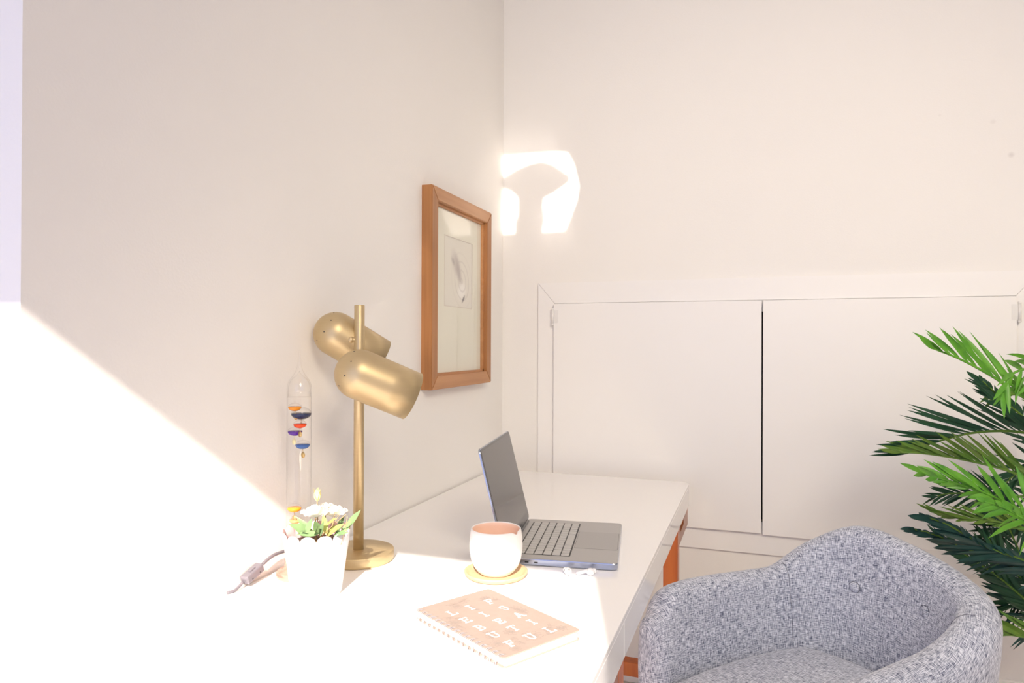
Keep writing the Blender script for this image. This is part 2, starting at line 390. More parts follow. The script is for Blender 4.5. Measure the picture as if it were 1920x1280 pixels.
# side rails under the apron, past the leg to the desk end, with a slot
for y0, y1 in ((LYF[1]+.0002, DY1-.05), (DY0+.05, LYN[0]-.0002)):
    b = bmesh.new(); zt = DT-.0785; xa, xb = -.240, DXF-.0015
    s0, s1, sz0, sz1 = (y0+.03, y0+.13, zt-.020, zt-.002)
    box(b, D(xa, y0, zt-.052), D(xb, y1, sz0)); box(b, D(xa, y0, sz1), D(xb, y1, zt))
    box(b, D(xa, y0, sz0), D(xb, s0, sz1)); box(b, D(xa, s1, sz0), D(xb, y1, sz1)); box(b, D(xa, s0, sz0), D(xa+.004, s1, sz1))
    link('side_rail', b, 'leg_wood_d', desk)
for (y0, y1) in (LYF, LYN):
    b = bmesh.new(); box(b, D(DXB+.055, y0+.004, .236), D(-.259, y1-.004, .277), bev=.001); link('stretcher', b, 'leg_wood', desk)

# ------------------------------------------------------------------ picture
PY0, PY1, PZ0, PZ1 = 1.840, 2.323, 1.093, 1.703
pic = root('framed_picture', (WX, (PY0+PY1)/2, (PZ0+PZ1)/2), 'brown wooden picture frame around a small pale grey drawing, on the left wall', 'picture')
hy, hz_ = (PY1-PY0)/2, (PZ1-PZ0)/2; FWD = .041; FD = .035
def mitre(name, quad, mk):
    b = bmesh.new()
    a = [b.verts.new((0, y, z)) for y, z in quad]; c = [b.verts.new((FD, y, z)) for y, z in quad]
    b.faces.new(a); b.faces.new(c[::-1])
    for i in range(4): b.faces.new((a[i], c[i], c[(i+1) % 4], a[(i+1) % 4]))
    # bevel the two front long edges a little
    bmesh.ops.recalc_face_normals(b, faces=b.faces)
    ed = [e for e in b.edges if all(v.co.x > FD-.001 for v in e.verts)]
    bmesh.ops.bevel(b, geom=ed, offset=.0018, segments=2, affect='EDGES')
    link(name, b, mk, pic)
iy, iz = hy-FWD, hz_-FWD
mitre('frame_rail', [(-hy, hz_), (hy, hz_), (iy, iz), (-iy, iz)], 'frame_wood_h')
mitre('frame_rail', [(-hy, -hz_), (-iy, -iz), (iy, -iz), (hy, -hz_)], 'frame_wood_h')
mitre('frame_stile', [(-hy, -hz_), (-hy, hz_), (-iy, iz), (-iy, -iz)], 'frame_wood')
mitre('frame_stile', [(hy, -hz_), (iy, -iz), (iy, iz), (hy, hz_)], 'frame_wood')
b = bmesh.new(); L_ = .007; x1 = FD-.013
box(b, (.004, -iy, iz-L_), (x1, iy, iz)); box(b, (.004, -iy, -iz), (x1, iy, -iz+L_))
box(b, (.004, -iy, -iz), (x1, -iy+L_, iz)); box(b, (.004, iy-L_, -iz), (x1, iy, iz)); link('inner_lip', b, 'frame_wood_h', pic)
ay0, ay1, az0, az1 = 1.975-pic.location.y, 2.196-pic.location.y, 1.352-pic.location.z, 1.574-pic.location.z
MX = .012; b = bmesh.new()
box(b, (.005, -iy, az1), (MX, iy, iz)); box(b, (.005, -iy, -iz), (MX, iy, az0))
box(b, (.005, -iy, az0), (MX, ay0, az1)); box(b, (.005, ay1, az0), (MX, iy, az1)); link('mat_board', b, 'mat_board', pic)
# bevelled mat edge (darker core line)
M['mat_core'] = mat('grey_mat_core', (.66, .60, .52), .8, bump=(100, .05))
b = bmesh.new(); e = .0016
box(b, (.005, ay0-e, az1), (MX+.0004, ay1+e, az1+e)); box(b, (.005, ay0-e, az0-e), (MX+.0004, ay1+e, az0))
box(b, (.005, ay0-e, az0), (MX+.0004, ay0, az1)); box(b, (.005, ay1, az0), (MX+.0004, ay1+e, az1)); link('mat_bevel', b, 'mat_core', pic)
# the drawing: soft grey wash shapes, printed on paper
def artmat():
    m = bpy.data.materials.new('soft_grey_drawing'); m.use_nodes = True; nt = m.node_tree; b = nt.nodes['Principled BSDF']; b.inputs['Roughness'].default_value = .9
    tc = nt.nodes.new('ShaderNodeTexCoord'); last = None
    def blob(cx, cy, sx, sy, rot, col, lo, hi, amt, wave=None):
        nonlocal last
        mp = nt.nodes.new('ShaderNodeMapping'); mp.vector_type = 'TEXTURE'; mp.inputs['Location'].default_value = (cx, cy, 0)
        mp.inputs['Rotation'].default_value = (0, 0, rot); mp.inputs['Scale'].default_value = (sx, sy, 1)
        ln = nt.nodes.new('ShaderNodeVectorMath'); ln.operation = 'LENGTH'
        nt.links.new(tc.outputs['UV'], mp.inputs['Vector']); nt.links.new(mp.outputs[0], ln.inputs[0])
        mr = nt.nodes.new('ShaderNodeMapRange'); mr.interpolation_type = 'SMOOTHSTEP'
        mr.inputs['From Min'].default_value = lo; mr.inputs['From Max'].default_value = hi; mr.inputs['To Min'].default_value = amt; mr.inputs['To Max'].default_value = 0
        nt.links.new(ln.outputs['Value'], mr.inputs['Value']); f = mr.outputs[0]
        if wave:
            w = nt.nodes.new('ShaderNodeMath'); w.operation = 'SINE'; k = nt.nodes.new('ShaderNodeMath'); k.operation = 'MULTIPLY'; k.inputs[1].default_value = wave
            nt.links.new(ln.outputs['Value'], k.inputs[0]); nt.links.new(k.outputs[0], w.inputs[0])
            g_ = nt.nodes.new('ShaderNodeMath'); g_.operation = 'GREATER_THAN'; g_.inputs[1].default_value = .75; nt.links.new(w.outputs[0], g_.inputs[0])
            mm = nt.nodes.new('ShaderNodeMath'); mm.operation = 'MULTIPLY'; nt.links.new(f, mm.inputs[0]); nt.links.new(g_.outputs[0], mm.inputs[1]); f = mm.outputs[0]
        x = nt.nodes.new('ShaderNodeMixRGB'); x.inputs[2].default_value = (*col, 1)
        if last: nt.links.new(last, x.inputs[1])
        else: x.inputs[1].default_value = (.76, .74, .66, 1)
        nt.links.new(f, x.inputs[0]); last = x.outputs[0]
    blob(.42, .62, .30, .16, -.9, (.50, .46, .43), .2, 1.1, .7)
    blob(.50, .52, .34, .10, -1.15, (.42, .38, .36), .1, 1.0, .7)
    blob(.30, .66, .10, .05, -.7, (.30, .27, .26), .0, 1.2, .6)
    blob(.62, .25, .22, .16, .4, (.86, .85, .80), .3, 1.0, .9)
    blob(.62, .40, .42, .50, .5, (.50, .47, .44), .5, 1.05, .32, 24)
    blob(.68, .13, .10, .035, .8, (.16, .15, .15), .2, 1.1, .9)
    nt.links.new(last, b.inputs['Base Color']); return m
M['art'] = artmat()
b = bmesh.new(); uvl = b.loops.layers.uv.new('UVMap')
vs = [b.verts.new((MX-.0007, y, z)) for y, z in ((ay0, az0), (ay1, az0), (ay1, az1), (ay0, az1))]
vb = [b.verts.new((.0055, v.co.y, v.co.z)) for v in vs]
f = b.faces.new(vs); b.faces.new(vb[::-1])
for i in range(4): b.faces.new((vs[i], vb[i], vb[(i+1) % 4], vs[(i+1) % 4]))
for lp, uvc in zip(f.loops, ((0, 0), (1, 0), (1, 1), (0, 1))): lp[uvl].uv = uvc
link('drawing', b, 'art', pic)
b = bmesh.new(); box(b, (MX+.0008, -iy+.001, -iz+.001), (MX+.0026, iy-.001, iz-.001))
bmesh.ops.delete(b, geom=[f for f in b.faces if f.normal.x < .9], context='FACES_ONLY'); link('glazing', b, 'glazing', pic)

# ------------------------------------------------------------------ desk lamp
lamp = root('desk_lamp', (-.818, 1.307, DT), 'brushed brass desk lamp with two bullet-shaped shades on one pole', 'lamp')
b = bmesh.new(); lathe(b, [(0, .0005), (.0735, .0005), (.0750, .002), (.0762, .004), (.0767, .006), (.0767, .0205), (.0762, .0218), (.0748, .0225), (0, .0225)], 96); link('base', b, 'brass', lamp)
b = bmesh.new(); lathe(b, [(0, .0225), (.0112, .0225), (.0112, .5530), (.0105, .5542), (0, .5542)], 40); link('pole', b, 'brass', lamp)
AX = Vector((.095, .078, -.053)).normalized()
AX2 = (RT*.105-UP*.070+FW*.050).normalized()
def shade(name, c, R, Lc, AX, at_):
    """c: dome centre (lamp coords); R radius; Lc cylinder length along AX"""
    q = AX.to_track_quat('Z', 'X').to_matrix().to_4x4(); mx = Matrix.Translation(c) @ q
    b = bmesh.new(); prof = []
    for k in range(13):
        a = PI/2*k/12; prof.append((R*math.sin(a), -R*math.cos(a)))
    prof += [(R, Lc*.5), (R, Lc)]
    inner = [(R-.0016, Lc), (R-.0016, Lc*.5)]+[((R-.0016)*math.sin(PI/2*k/12), -(R-.0016)*math.cos(PI/2*k/12)) for k in range(12, -1, -1)]
    lathe(b, prof+inner, 72, mx); s = link('lamp_shade', b, 'brass', lamp)
    for k in range(8):
        a = 2*PI*k/8+.35; ph = math.radians(52)
        p = Vector((R*math.sin(ph)*math.cos(a), R*math.sin(ph)*math.sin(a), -R*math.cos(ph)))
        n = p.normalized(); b = bmesh.new()
        lathe(b, [(0, -.0012), (.0014, -.001), (.0014, .0003), (0, .0004)], 12, mx @ Matrix.Translation(p) @ n.to_track_quat('Z', 'X').to_matrix().to_4x4())
        o = link('vent_hole', b, 'black', s)
    mid = mx @ Vector((0, 0, Lc*at_))
    return mid
R_ = .0512
from_cam = lambda px, py, dep: (FW+(px-960)/F_PX*RT+(640-py)/F_PX*UP)*dep+Vector((0, 0, CAM_H))-lamp.location
cF = from_cam(675, 702, 1.405); cR = from_cam(630, 626, 1.532)
for c, dome in ((cF, 0), (cR, 1)):
    R1 = R_ if dome == 0 else .0490
    mid = shade('lamp_shade', c, R1, .117 if dome == 0 else .112, AX if dome == 0 else AX2, .25 if dome == 0 else .10)
    if dome: mid = from_cam(646, 637, 1.500)
    # knuckle from pole to the shade wall
    d = Vector((mid.x, mid.y, 0)); pz = mid.z
    p0 = Vector((0, 0, pz)); dirn = (mid-p0); L = dirn.length
    b = bmesh.new(); tube(b, [p0, p0+dirn*((L-R1+.001)/L if not dome else 1)], .0062, 16)
    lathe(b, [(0, -.009), (.0065, -.006), (.009, 0), (.0065, .006), (0, .009)], 20, Matrix.Translation(p0+dirn.normalized()*(.0155 if not dome else .0185))); link('knuckle', b, 'brass', lamp)
# flex and inline switch (one thing with the lamp: they are joined)
fx = WX+.0125
cab = [(-.87, 1.365, DT+.004), (-.902, 1.345, DT+.006), (-.918, 1.29, DT+.020), (fx, 1.225, DT+.033), (fx, 1.175, DT+.0385), (fx, 1.150, DT+.036), (fx, 1.131, DT+.030)]
cab = [Vector(p)-lamp.location for p in cab]
b = bmesh.new(); cc = catmull(cab, 8); tube(b, cc, .0034, 12)
link('flex', b, 'cable', lamp)
b = bmesh.new(); p0 = Vector((fx, 1.075, DT+.0125))-lamp.location; c2 = catmull([p0, p0+Vector((0, -.012, -.006)), p0+Vector((0, -.024, -.0092)), p0+Vector((-.005, -.036, -.0092))], 6); tube(b, c2, .0028, 10); link('flex', b, 'cable', lamp)
b = bmesh.new(); b2 = bmesh.new(); box(b2, (-.0095, -.025, -.0085), (.0095, .025, .0085), bev=.003, seg=2)
for v in b2.verts:
    if abs(v.co.y) > .0235: v.co.x *= .8; v.co.z *= .8
rot = Matrix.Rotation(math.atan2(.030-.0115, 1.131-1.072), 4, 'X')
swc = (Vector((fx, 1.131, DT+.030))+Vector((fx, 1.072, DT+.0115)))/2-lamp.location
mxs = Matrix.Translation(swc) @ rot; merge(b, b2, mxs)
sw = link('inline_switch', b, 'cable', lamp)
for dy in (-.011, .011):
    b = bmesh.new(); lathe(b, [(0, -.001), (.0016, -.001), (.0016, .0004), (0, .0004)], 12, mxs @ Matrix.Translation((.0095, dy, -.003)) @ Matrix.Rotation(PI/2, 4, 'Y')); link('screw', b, 'black', sw)
b = bmesh.new(); b2 = bmesh.new(); box(b2, (-.003, -.008, .0078), (.004, .008, .0112), bev=.0012); merge(b, b2, mxs); link('slider', b, 'cable', sw)

# ------------------------------------------------------------------ galileo thermometer
th = root('galileo_thermometer', (-.873, 1.172, DT), 'tall clear glass tube thermometer with coloured floating bulbs behind the flower pot', 'thermometer')
b = bmesh.new(); lathe(b, [(0, 0), (.040, 0), (.0425, .002), (.043, .006), (.0425, .012), (.039, .0145), (.030, .016), (.027, .022), (.0262, .040), (.0248, .040), (.0248, .024), (0, .024)], 64); link('foot', b, 'copper', th)
TR = .0240; z0, zl = .025, .362
b = bmesh.new(); lathe(b, [(0, z0), (TR-.004, z0+.001), (TR, z0+.006), (TR, zl), (0, zl)], 64, smooth=True); link('liquid_column', b, 'glazing', th)
b = bmesh.new()
prof = [(TR+.0003, z0+.004), (TR+.0003, .380), (TR-.001, .388), (.019, .397), (.012, .406), (.0065, .416), (.0038, .427), (.0024, .440), (.0014, .455), (0, .457)]
inn = [(0, .415), (.0035, .408), (.009, .4035), (.016, .397), (TR-.0032, .387), (TR-.0018, .377), (TR-.0018, zl+.0006)]
lathe(b, [(TR+.0001, zl+.0004), (TR+.0003, .378)]+prof[2:]+inn, 64, closed=True); link('glass_top', b, 'glazing', th)
def fl(name, c):
    M[name] = mat(name, c, .15, bump=(40, .01)); return name
fc = {'amber': (.85, .30, .005), 'navy': (.012, .025, .09), 'orange': (.75, .06, .004), 'violet': (.08, .01, .30), 'blue': (.03, .12, .38), 'peach': (.8, .32, .12)}
for k, c in fc.items(): fl('dye_'+k, c)
M['tag_gold'] = mat('brass_tag', (.62, .44, .18), .35, .8, bump=(200, .05)); M['tag_yellow'] = mat('pale_yellow_tag', (.85, .78, .42), .5, bump=(200, .05))
CR = RT.copy(); CR.z = 0; CR.normalize(); CF = Vector((-CR.y, CR.x, 0))
def floatb(lx, ly, z, R, dye, tagm='tag_gold', tagdx=0):
    c = CR*lx+CF*ly+Vector((0, 0, z)); b = bmesh.new()
    # glass bulb upper half as a pale cap, dyed lower half
    lathe(b, [(0, -R*.62)]+[(R*math.sin(a), -R*.62*math.cos(a)) for a in [PI/2*k/8 for k in range(1, 9)]]+[(R*.9, .0012), (0, .0016)], 32, Matrix.Translation(c))
    o = link('float_bulb', b, 'dye_'+dye, th)
    b = bmesh.new(); lathe(b, [(R, .0003)]+[(R*math.cos(a), R*.66*math.sin(a)) for a in [PI/2*k/8 for k in range(1, 8)]]+[(.0014, R*.67), (.001, R*.67+.004), (0, R*.67+.004)], 32, Matrix.Translation(c)); link('bulb_glass', b, 'glazing', o)
    b = bmesh.new(); t = c+Vector((0, 0, -R*.62-.012))+CR*tagdx
    lathe(b, [(0, -.0005), (.0045, -.0005), (.0045, .0005), (0, .0005)], 20, Matrix.Translation(t) @ Matrix.Rotation(PI/2, 4, 'X') @ Matrix.Scale(1.3, 4, (0, 1, 0)))
    tube(b, [c+Vector((0, 0, -R*.60)), t+Vector((0, 0, .0055))], .0005, 6); link('metal_tag', b, tagm, o)
FLT = [(-.0065, -.008, .342, .0130, 'amber', 'tag_gold', .002), (.003, .004, .328, .0200, 'navy', 'tag_gold', 0), (.0055, -.012, .308, .0130, 'orange', 'tag_gold', 0),
       (-.0085, .001, .292, .0145, 'violet', 'tag_yellow', -.002), (.0085, -.004, .266, .0145, 'blue', 'tag_gold', .001), (-.0080, -.003, .138, .0140, 'amber', 'tag_gold', 0), (-.0075, .004, .112, .0125, 'peach', 'tag_gold', 0)]
for a in FLT: floatb(*a)

# ------------------------------------------------------------------ flower pot
PB, PT, PH = .046, .0628, .121
pot = root('flower_pot', (-.783, 1.106, DT), 'white tin pot with scalloped rim, holding cream roses, in front of the lamp base', 'flower pot')
b = bmesh.new(); N = 156; NS = 13; rings = []
def rim(k): return PH-.012+.012*math.sqrt(max(0, 1-(2*((k*NS/N) % 1)-1)**2))
levels = [(0, 0), (1, 0), (1, .02), (1, .3), (1, .6), (1, .88), (1, None)]
for k in range(N):
    a = 2*PI*k/N; col = []
    for t in (0, .03, .25, .5, .75, .90, 1.0):
        z = t*(PH-.012) if t < 1 else rim(k); r = PB+(PT-PB)*z/PH
        if t == 0: r -= .0012
        col.append(b.verts.new((r*math.cos(a), r*math.sin(a), z)))
    ins = []
    for t in (1.0, .90, .5, .08):
        z = t*(PH-.012) if t < 1 else rim(k); r = PB+(PT-PB)*z/PH-.0012
        ins.append(b.verts.new((r*math.cos(a), r*math.sin(a), z)))
    rings.append(col+ins)
for k in range(N):
    A, B = rings[k], rings[(k+1) % N]
    for i in range(len(A)-1):
        f = b.faces.new((A[i], B[i], B[i+1], A[i+1])); f.smooth = True; f.material_index = 1 if i >= 7 else 0
b.faces.new([r[0] for r in rings][::-1]); f = b.faces.new([r[-1] for r in rings]); f.material_index = 1
link('pot_body', b, ['pot', 'pot_in'], pot)
b = bmesh.new(); lathe(b, [(0, .090), (.0562, .090), (.0568, .093), (.03, .097), (0, .098)], 32); link('soil', b, 'soil', pot)
def leaf_mesh(b, base, tip, width, up, curl=.15, n=7, mi=0):
    base, tip = Vector(base), Vector(tip); ax = tip-base; L = ax.length; ax.normalize()
    sd = ax.cross(Vector(up)).normalized(); nm = sd.cross(ax)
    prev = None
    for i in range(n+1):
        t = i/n; w = width*math.sin(PI*min(1, t*1.02)**.85)**.9 if 0 < t < 1 else 0.0002
        c = base+ax*L*t-nm*curl*L*(t*t)
        row = [b.verts.new(c-sd*w+nm*w*.25), b.verts.new(c), b.verts.new(c+sd*w+nm*w*.25)]
        if prev:
            for j in range(2):
                f = b.faces.new((prev[j], prev[j+1], row[j+1], row[j])); f.smooth = True; f.material_index = mi
        prev = row
def rose(c, R, seed, nm='rose'):
    rnd = random.Random(seed); b = bmesh.new(); c = Vector(c)
    for layer, (rr, cnt, hh, open_) in enumerate(((.28, 3, .55, .05), (.5, 4, .55, .18), (.72, 5, .5, .35), (.95, 6, .42, .62), (1.12, 6, .3, .9))):
        for k in range(cnt):
            a0 = 2*PI*(k+.5*layer)/cnt+rnd.uniform(-.2, .2); span = 2*PI/cnt*.75; g = []
            for i in range(7):
                row = []
                for j in range(7):
                    u, v = i/6*2-1, j/6
                    edge = 1-.28*abs(u)**3
                    a = a0+u*span*.62
                    r = R*rr*(.35+.65*math.sin(v*PI/2))*(1+open_*.25*v)+R*.06*v*v*open_
                    z = -R*.55+R*(hh+.55)*v*edge-R*open_*.35*v*v*v
                    row.append(b.verts.new(c+Vector((r*math.cos(a), r*math.sin(a), z))))
                g.append(row)
            for i in range(6):
                for j in range(6):
                    f = b.faces.new((g[i][j], g[i+1][j], g[i+1][j+1], g[i][j+1])); f.smooth = True
    return b
def P(px, py, off):   # pot-local point seen at (px, py), off metres beyond the pot centre
    dep = (pot.location-Vector((0, 0, CAM_H))).dot(FW)+off
    return (FW+(px-960)/F_PX*RT+(640-py)/F_PX*UP)*dep+Vector((0, 0, CAM_H))-pot.location
for i, (px, py, off, R) in enumerate(((592, 957, -.012, .0195), (627, 957, .0, .0175), (611, 950, .022, .015))):
    f_ = link('rose_bloom', rose(P(px, py, off), R, i), 'rose', pot)
    b = bmesh.new(); top = P(px, py, off)-Vector((0, 0, R*.5)); tube(b, catmull([Vector((top.x*.45, top.y*.45, .094)), Vector((top.x*.8, top.y*.8, .112)), top], 5), .0012, 6); link('stem', b, 'stem', f_)
b = bmesh.new(); c = P(595, 928, .0)
for k in range(4):
    a = k*PI/2+.4; leaf_mesh(b, c+Vector((0, 0, -.012)), c+Vector((math.cos(a)*.003, math.sin(a)*.003, .014)), .006, (math.cos(a), math.sin(a), .1), -.15)
o = link('rose_bud', b, 'budflower', pot); b = bmesh.new(); tube(b, catmull([Vector((0, .01, .096)), c*.6+Vector((0, 0, .04)), c-Vector((0, 0, .012))], 5), .001, 6); link('stem', b, 'stem', o)
LV = [((590, 1000, -.01), (540, 985, -.03), .0105, 0), ((585, 1000, 0), (556, 967, .0), .006, 0), ((600, 1000, -.03), (556, 1004, -.045), .006, 0), ((600, 1000, 0), (577, 995, -.04), .008, 0),
      ((598, 1000, -.02), (588, 975, -.035), .008, 0), ((612, 1005, -.02), (640, 980, -.045), .0085, 1), ((610, 985, -.02), (634, 974, -.05), .007, 1), ((615, 1000, 0), (632, 990, -.04), .006, 0),
      ((648, 990, .0), (679, 956, .0), .007, 0), ((640, 1000, -.01), (660, 975, .01), .006, 0), ((600, 1005, -.03), (610, 975, -.045), .006, 0), ((585, 1003, -.02), (566, 992, -.05), .005, 0),
      ((612, 1002, -.03), (606, 962, -.03), .006, 1), ((625, 1003, -.03), (650, 996, -.05), .006, 0), ((590, 1003, -.03), (600, 985, -.055), .0055, 0), ((570, 1000, .02), (552, 985, .03), .006, 0),
      ((630, 1000, .02), (648, 965, .02), .006, 0), ((575, 1000, -.02), (583, 972, -.02), .006, 0)]
for i, (p0, p1, w, k) in enumerate(LV):
    b = bmesh.new(); a, c = P(*p0), P(*p1); a.z = max(a.z, .099)
    leaf_mesh(b, a, c, w, (.25, -.6, .75), .12 if i % 2 else -.08)
    link('leaf', b, ['rose_leaf', 'rose_leaf_y'][k], pot)
b = bmesh.new()
for i in range(6):
    a = P(random.uniform(585, 640), 1005, random.uniform(-.03, .01)); a.z = .098; c = P(random.uniform(598, 660), random.uniform(958, 990), random.uniform(-.04, .01))
    tube(b, catmull([a, (a+c)/2+Vector((.003, 0, .004)), c], 5), .0006, 5)
link('twigs', b, 'stem', pot)

# ------------------------------------------------------------------ cup and coaster
cx, cy = -.4995, 1.314
cs = root('coaster', (cx, cy, DT), 'round bamboo coaster with raised edge under the white cup', 'coaster')
b = bmesh.new(); lathe(b, [(0, 0), (.056, 0), (.0605, .002), (.0645, .0085), (.0645, .0105), (.0628, .0112), (.0605, .0105), (.056, .0052), (.050, .0042), (0, .0042)], 96); link('coaster_disc', b, 'bamboo', cs)
cup = root('ceramic_cup', (cx, cy, DT+.0045), 'handleless rounded white cup with peach glaze inside, on the bamboo coaster', 'cup')
b = bmesh.new(); N = 96
outer = [(0, 0), (.026, 0), (.031, .0012), (.038, .0065), (.0455, .0165), (.0508, .030), (.0535, .046), (.0540, .060), (.0532, .074), (.0518, .085), (.0506, .0915)]
inner = [(.0494, .0922), (.0480, .0905), (.0492, .083), (.0503, .070), (.0508, .056), (.0495, .040), (.044, .022), (.034, .010), (.02, .006), (0, .0055)]
lathe(b, outer+inner, N)
for f in b.faces:
    c = f.calc_center_median(); f.material_index = 1 if (c.xy.length < .0492 and c.z > .0056 and f.normal.dot(Vector((c.x, c.y, 0))) <= 0 and c.z < .0902) else 0
na = math.atan2(CR.y-CF.y*.75, CR.x-CF.x*.75)   # drinking notch on the right of the rim
for v in b.verts:
    if v.co.z > .078 and v.co.xy.length > .03:
        da = (math.atan2(v.co.y, v.co.x)-na+PI) % (2*PI)-PI
        v.co.z -= .0050*math.exp(-(da/.14)**2)*(v.co.z-.078)/.014
        k = 1+.05*math.exp(-(da/.12)**2)*(v.co.z-.07)/.02; v.co.x *= k; v.co.y *= k
b.normal_update()
for f in b.faces:
    c = f.calc_center_median(); rad = Vector((c.x, c.y, 0)); f.material_index = 0
    if c.z > .0058 and rad.length < .0512 and (f.normal.dot(rad) < 0 or (c.z < .02 and f.normal.z > .5)) and c.z < .0893: f.material_index = 1
link('cup_body', b, ['ceramic', 'ceramic_in'], cup)

# ------------------------------------------------------------------ notebook
nl = Vector((-.861, .508, 0)); ns = Vector((.508, .861, 0)); NW, NL = .158, .238
nc = Vector((-.344, .938, DT))+nl*NL/2+ns*NW/2
nb = root('spiral_notebook', nc, 'kraft spiral-bound notebook with white lettering and grey floral line print', 'notebook', math.atan2(ns.y, ns.x))
def card(z0, z1): 
    b = bmesh.new(); rbox(b, (-NW/2, -NL/2, z0), (NW/2, NL/2, z1), .006, 5); return b
link('back_cover', card(.0004, .0022), 'kraft', nb)
b = bmesh.new(); rbox(b, (-NW/2+.004, -NL/2+.0015, .0023), (NW/2-.003, NL/2-.0015, .0142), .004, 4); link('pages', b, 'paper', nb)
link('front_cover', card(.0143, .0162), 'kraft', nb)
b = bmesh.new(); rc = Vector((-NW/2+.0015, 0, .0088)); RR = .0098
for i in range(17):
    y = -NL/2+.0095+i*(NL-.019)/16
    for dy in (-.0016, .0016):
        pts = [Vector((rc.x+RR*1.08*math.cos(a), y+dy+(.0008 if a > PI else 0), max(.0012, rc.z+RR*.92*math.sin(a)))) for a in [math.radians(35+k*290/20) for k in range(21)]]
        tube(b, pts, .0006, 6)
link('spiral_binding', b, 'wire', nb)
b = bmesh.new()
for i in range(17):
    y = -NL/2+.0095+i*(NL-.019)/16; box(b, (rc.x+.0055, y-.0028, .01622), (rc.x+.0105, y+.0028, .01634))
link('punched_holes', b, 'ink_grey', nb)
# lettering from strokes with serifs; unit cell 1 high
def arc(cx, cy, rx, ry, a0, a1, n=10): return [(cx+rx*math.cos(math.radians(a0+(a1-a0)*k/n)), cy+ry*math.sin(math.radians(a0+(a1-a0)*k/n))) for k in range(n+1)]
def sf(x, y, w=.16): return [(x-w, y), (x+w, y)]
G = {'L': [[(.2, 0), (.2, 1)], sf(.2, 1), [(.05, 0), (.75, 0), (.75, .2)]], 'I': [[(.3, 0), (.3, 1)], sf(.3, 0, .2), sf(.3, 1, .2)],
     'F': [[(.2, 0), (.2, 1)], sf(.2, 0), [(.04, 1), (.75, 1), (.75, .8)], [(.2, .52), (.58, .52)], [(.58, .43), (.58, .61)]],
     'E': [[(.2, 0), (.2, 1)], [(.04, 1), (.75, 1), (.75, .82)], [(.2, .52), (.58, .52)], [(.58, .43), (.58, .61)], [(.04, 0), (.78, 0), (.78, .2)]],
     'S': [arc(.4, .74, .27, .25, 20, 270, 12)+arc(.4, .25, .29, .25, 90, -160, 12)], 'T': [[(.4, 0), (.4, 1)], sf(.4, 0), [(.02, .82), (.02, 1), (.78, 1), (.78, .82)]],
     'B': [[(.2, 0), (.2, 1)], [(.04, 1), (.4, 1)]+arc(.42, .77, .25, .23, 90, -90)+[(.2, .54)], [(.42, .54)]+arc(.44, .27, .3, .27, 90, -90)+[(.04, 0)]],
     'A': [[(.08, 0), (.42, 1), (.78, 0)], sf(.08, 0, .12), sf(.78, 0, .14), [(.2, .36), (.65, .36)]],
     'U': [[(.15, 1), (.15, .35)]+arc(.43, .32, .28, .32, 180, 360)+[(.71, 1)], sf(.15, 1), sf(.71, 1)]}
NSTR = [0]
def stroke(b, pts, w, z):
    for (x0, y0), (x1, y1) in zip(pts, pts[1:]):
        d = Vector((x1-x0, y1-y0)); L = d.length
        if L < 1e-7: continue
        d /= L; n = Vector((-d.y, d.x))*w/2; e = d*w*.3; NSTR[0] += 1; zq = z+(NSTR[0] % 61)*3e-6
        q = [(x0-e.x+n.x, y0-e.y+n.y), (x0-e.x-n.x, y0-e.y-n.y), (x1+e.x-n.x, y1+e.y-n.y), (x1+e.x+n.x, y1+e.y+n.y)]
        a = [b.verts.new((x, y, zq)) for x, y in q]; c = [b.verts.new((x, y, zq-.0001)) for x, y in q]
        b.faces.new(a); b.faces.new(c[::-1])
        for i in range(4): b.faces.new((a[i], c[i], c[(i+1) % 4], a[(i+1) % 4]))
b = bmesh.new(); H_ = .0185
for row, y in zip(('LIF', 'EIS', 'BEA', 'UTI', 'FUL'), (.066, .0265, -.012, -.048, -.0885)):
    for ch, x in zip(row, (-.041, -.001, .040)):
        for s_ in G[ch]: stroke(b, [(x+(p[0]-.4)*H_*.95, y+(p[1]-.5)*H_) for p in s_], .0029 if len(s_) <= 3 else .0026, .01668)
link('lettering', b, 'ink_white', nb)
# floral line print
b = bmesh.new(); rnd = random.Random(3)
def flower(cx, cy, R, n):
    for k in range(n):
        a = 2*PI*k/n; pts = [(cx+R*t*math.cos(a+s*math.sin(PI*t)*.45), cy+R*t*math.sin(a+s*math.sin(PI*t)*.45)) for s, ts in ((1, [i/5 for i in range(6)]), (-1, [1-i/5 for i in range(6)])) for t in ts]
        stroke(b, pts, .0005, .01634)
        stroke(b, [(cx, cy), (cx+R*.6*math.cos(a), cy+R*.6*math.sin(a))], .0004, .01634)
    stroke(b, arc(cx, cy, R*.25, R*.25, 0, 360, 10), .0006, .01634)
def sprig(x, y, a, L, n=6):
    pts = [(x+L*t*math.cos(a+.5*t), y+L*t*math.sin(a+.5*t)) for t in [i/8 for i in range(9)]]
    stroke(b, pts, .0005, .01634)
    for i in range(1, n):
        px, py = pts[int(i*8/n)]
        for s in (-1, 1):
            aa = a+.5*i/n+s*.8; l = L*.22
            stroke(b, [(px, py), (px+l*.5*math.cos(aa+.3), py+l*.5*math.sin(aa+.3)), (px+l*math.cos(aa), py+l*math.sin(aa)), (px+l*.5*math.cos(aa-.3), py+l*.5*math.sin(aa-.3)), (px, py)], .0004, .01634)
for c in ((.004, -.088, .018, 9), (-.012, -.055, .013, 8), (-.058, .030, .010, 7), (.058, .002, .011, 8), (-.055, -.075, .012, 8), (.060, -.095, .009, 7), (-.018, .085, .012, 8), (.045, .085, .010, 7), (-.045, -.105, .010, 7)): flower(*c)
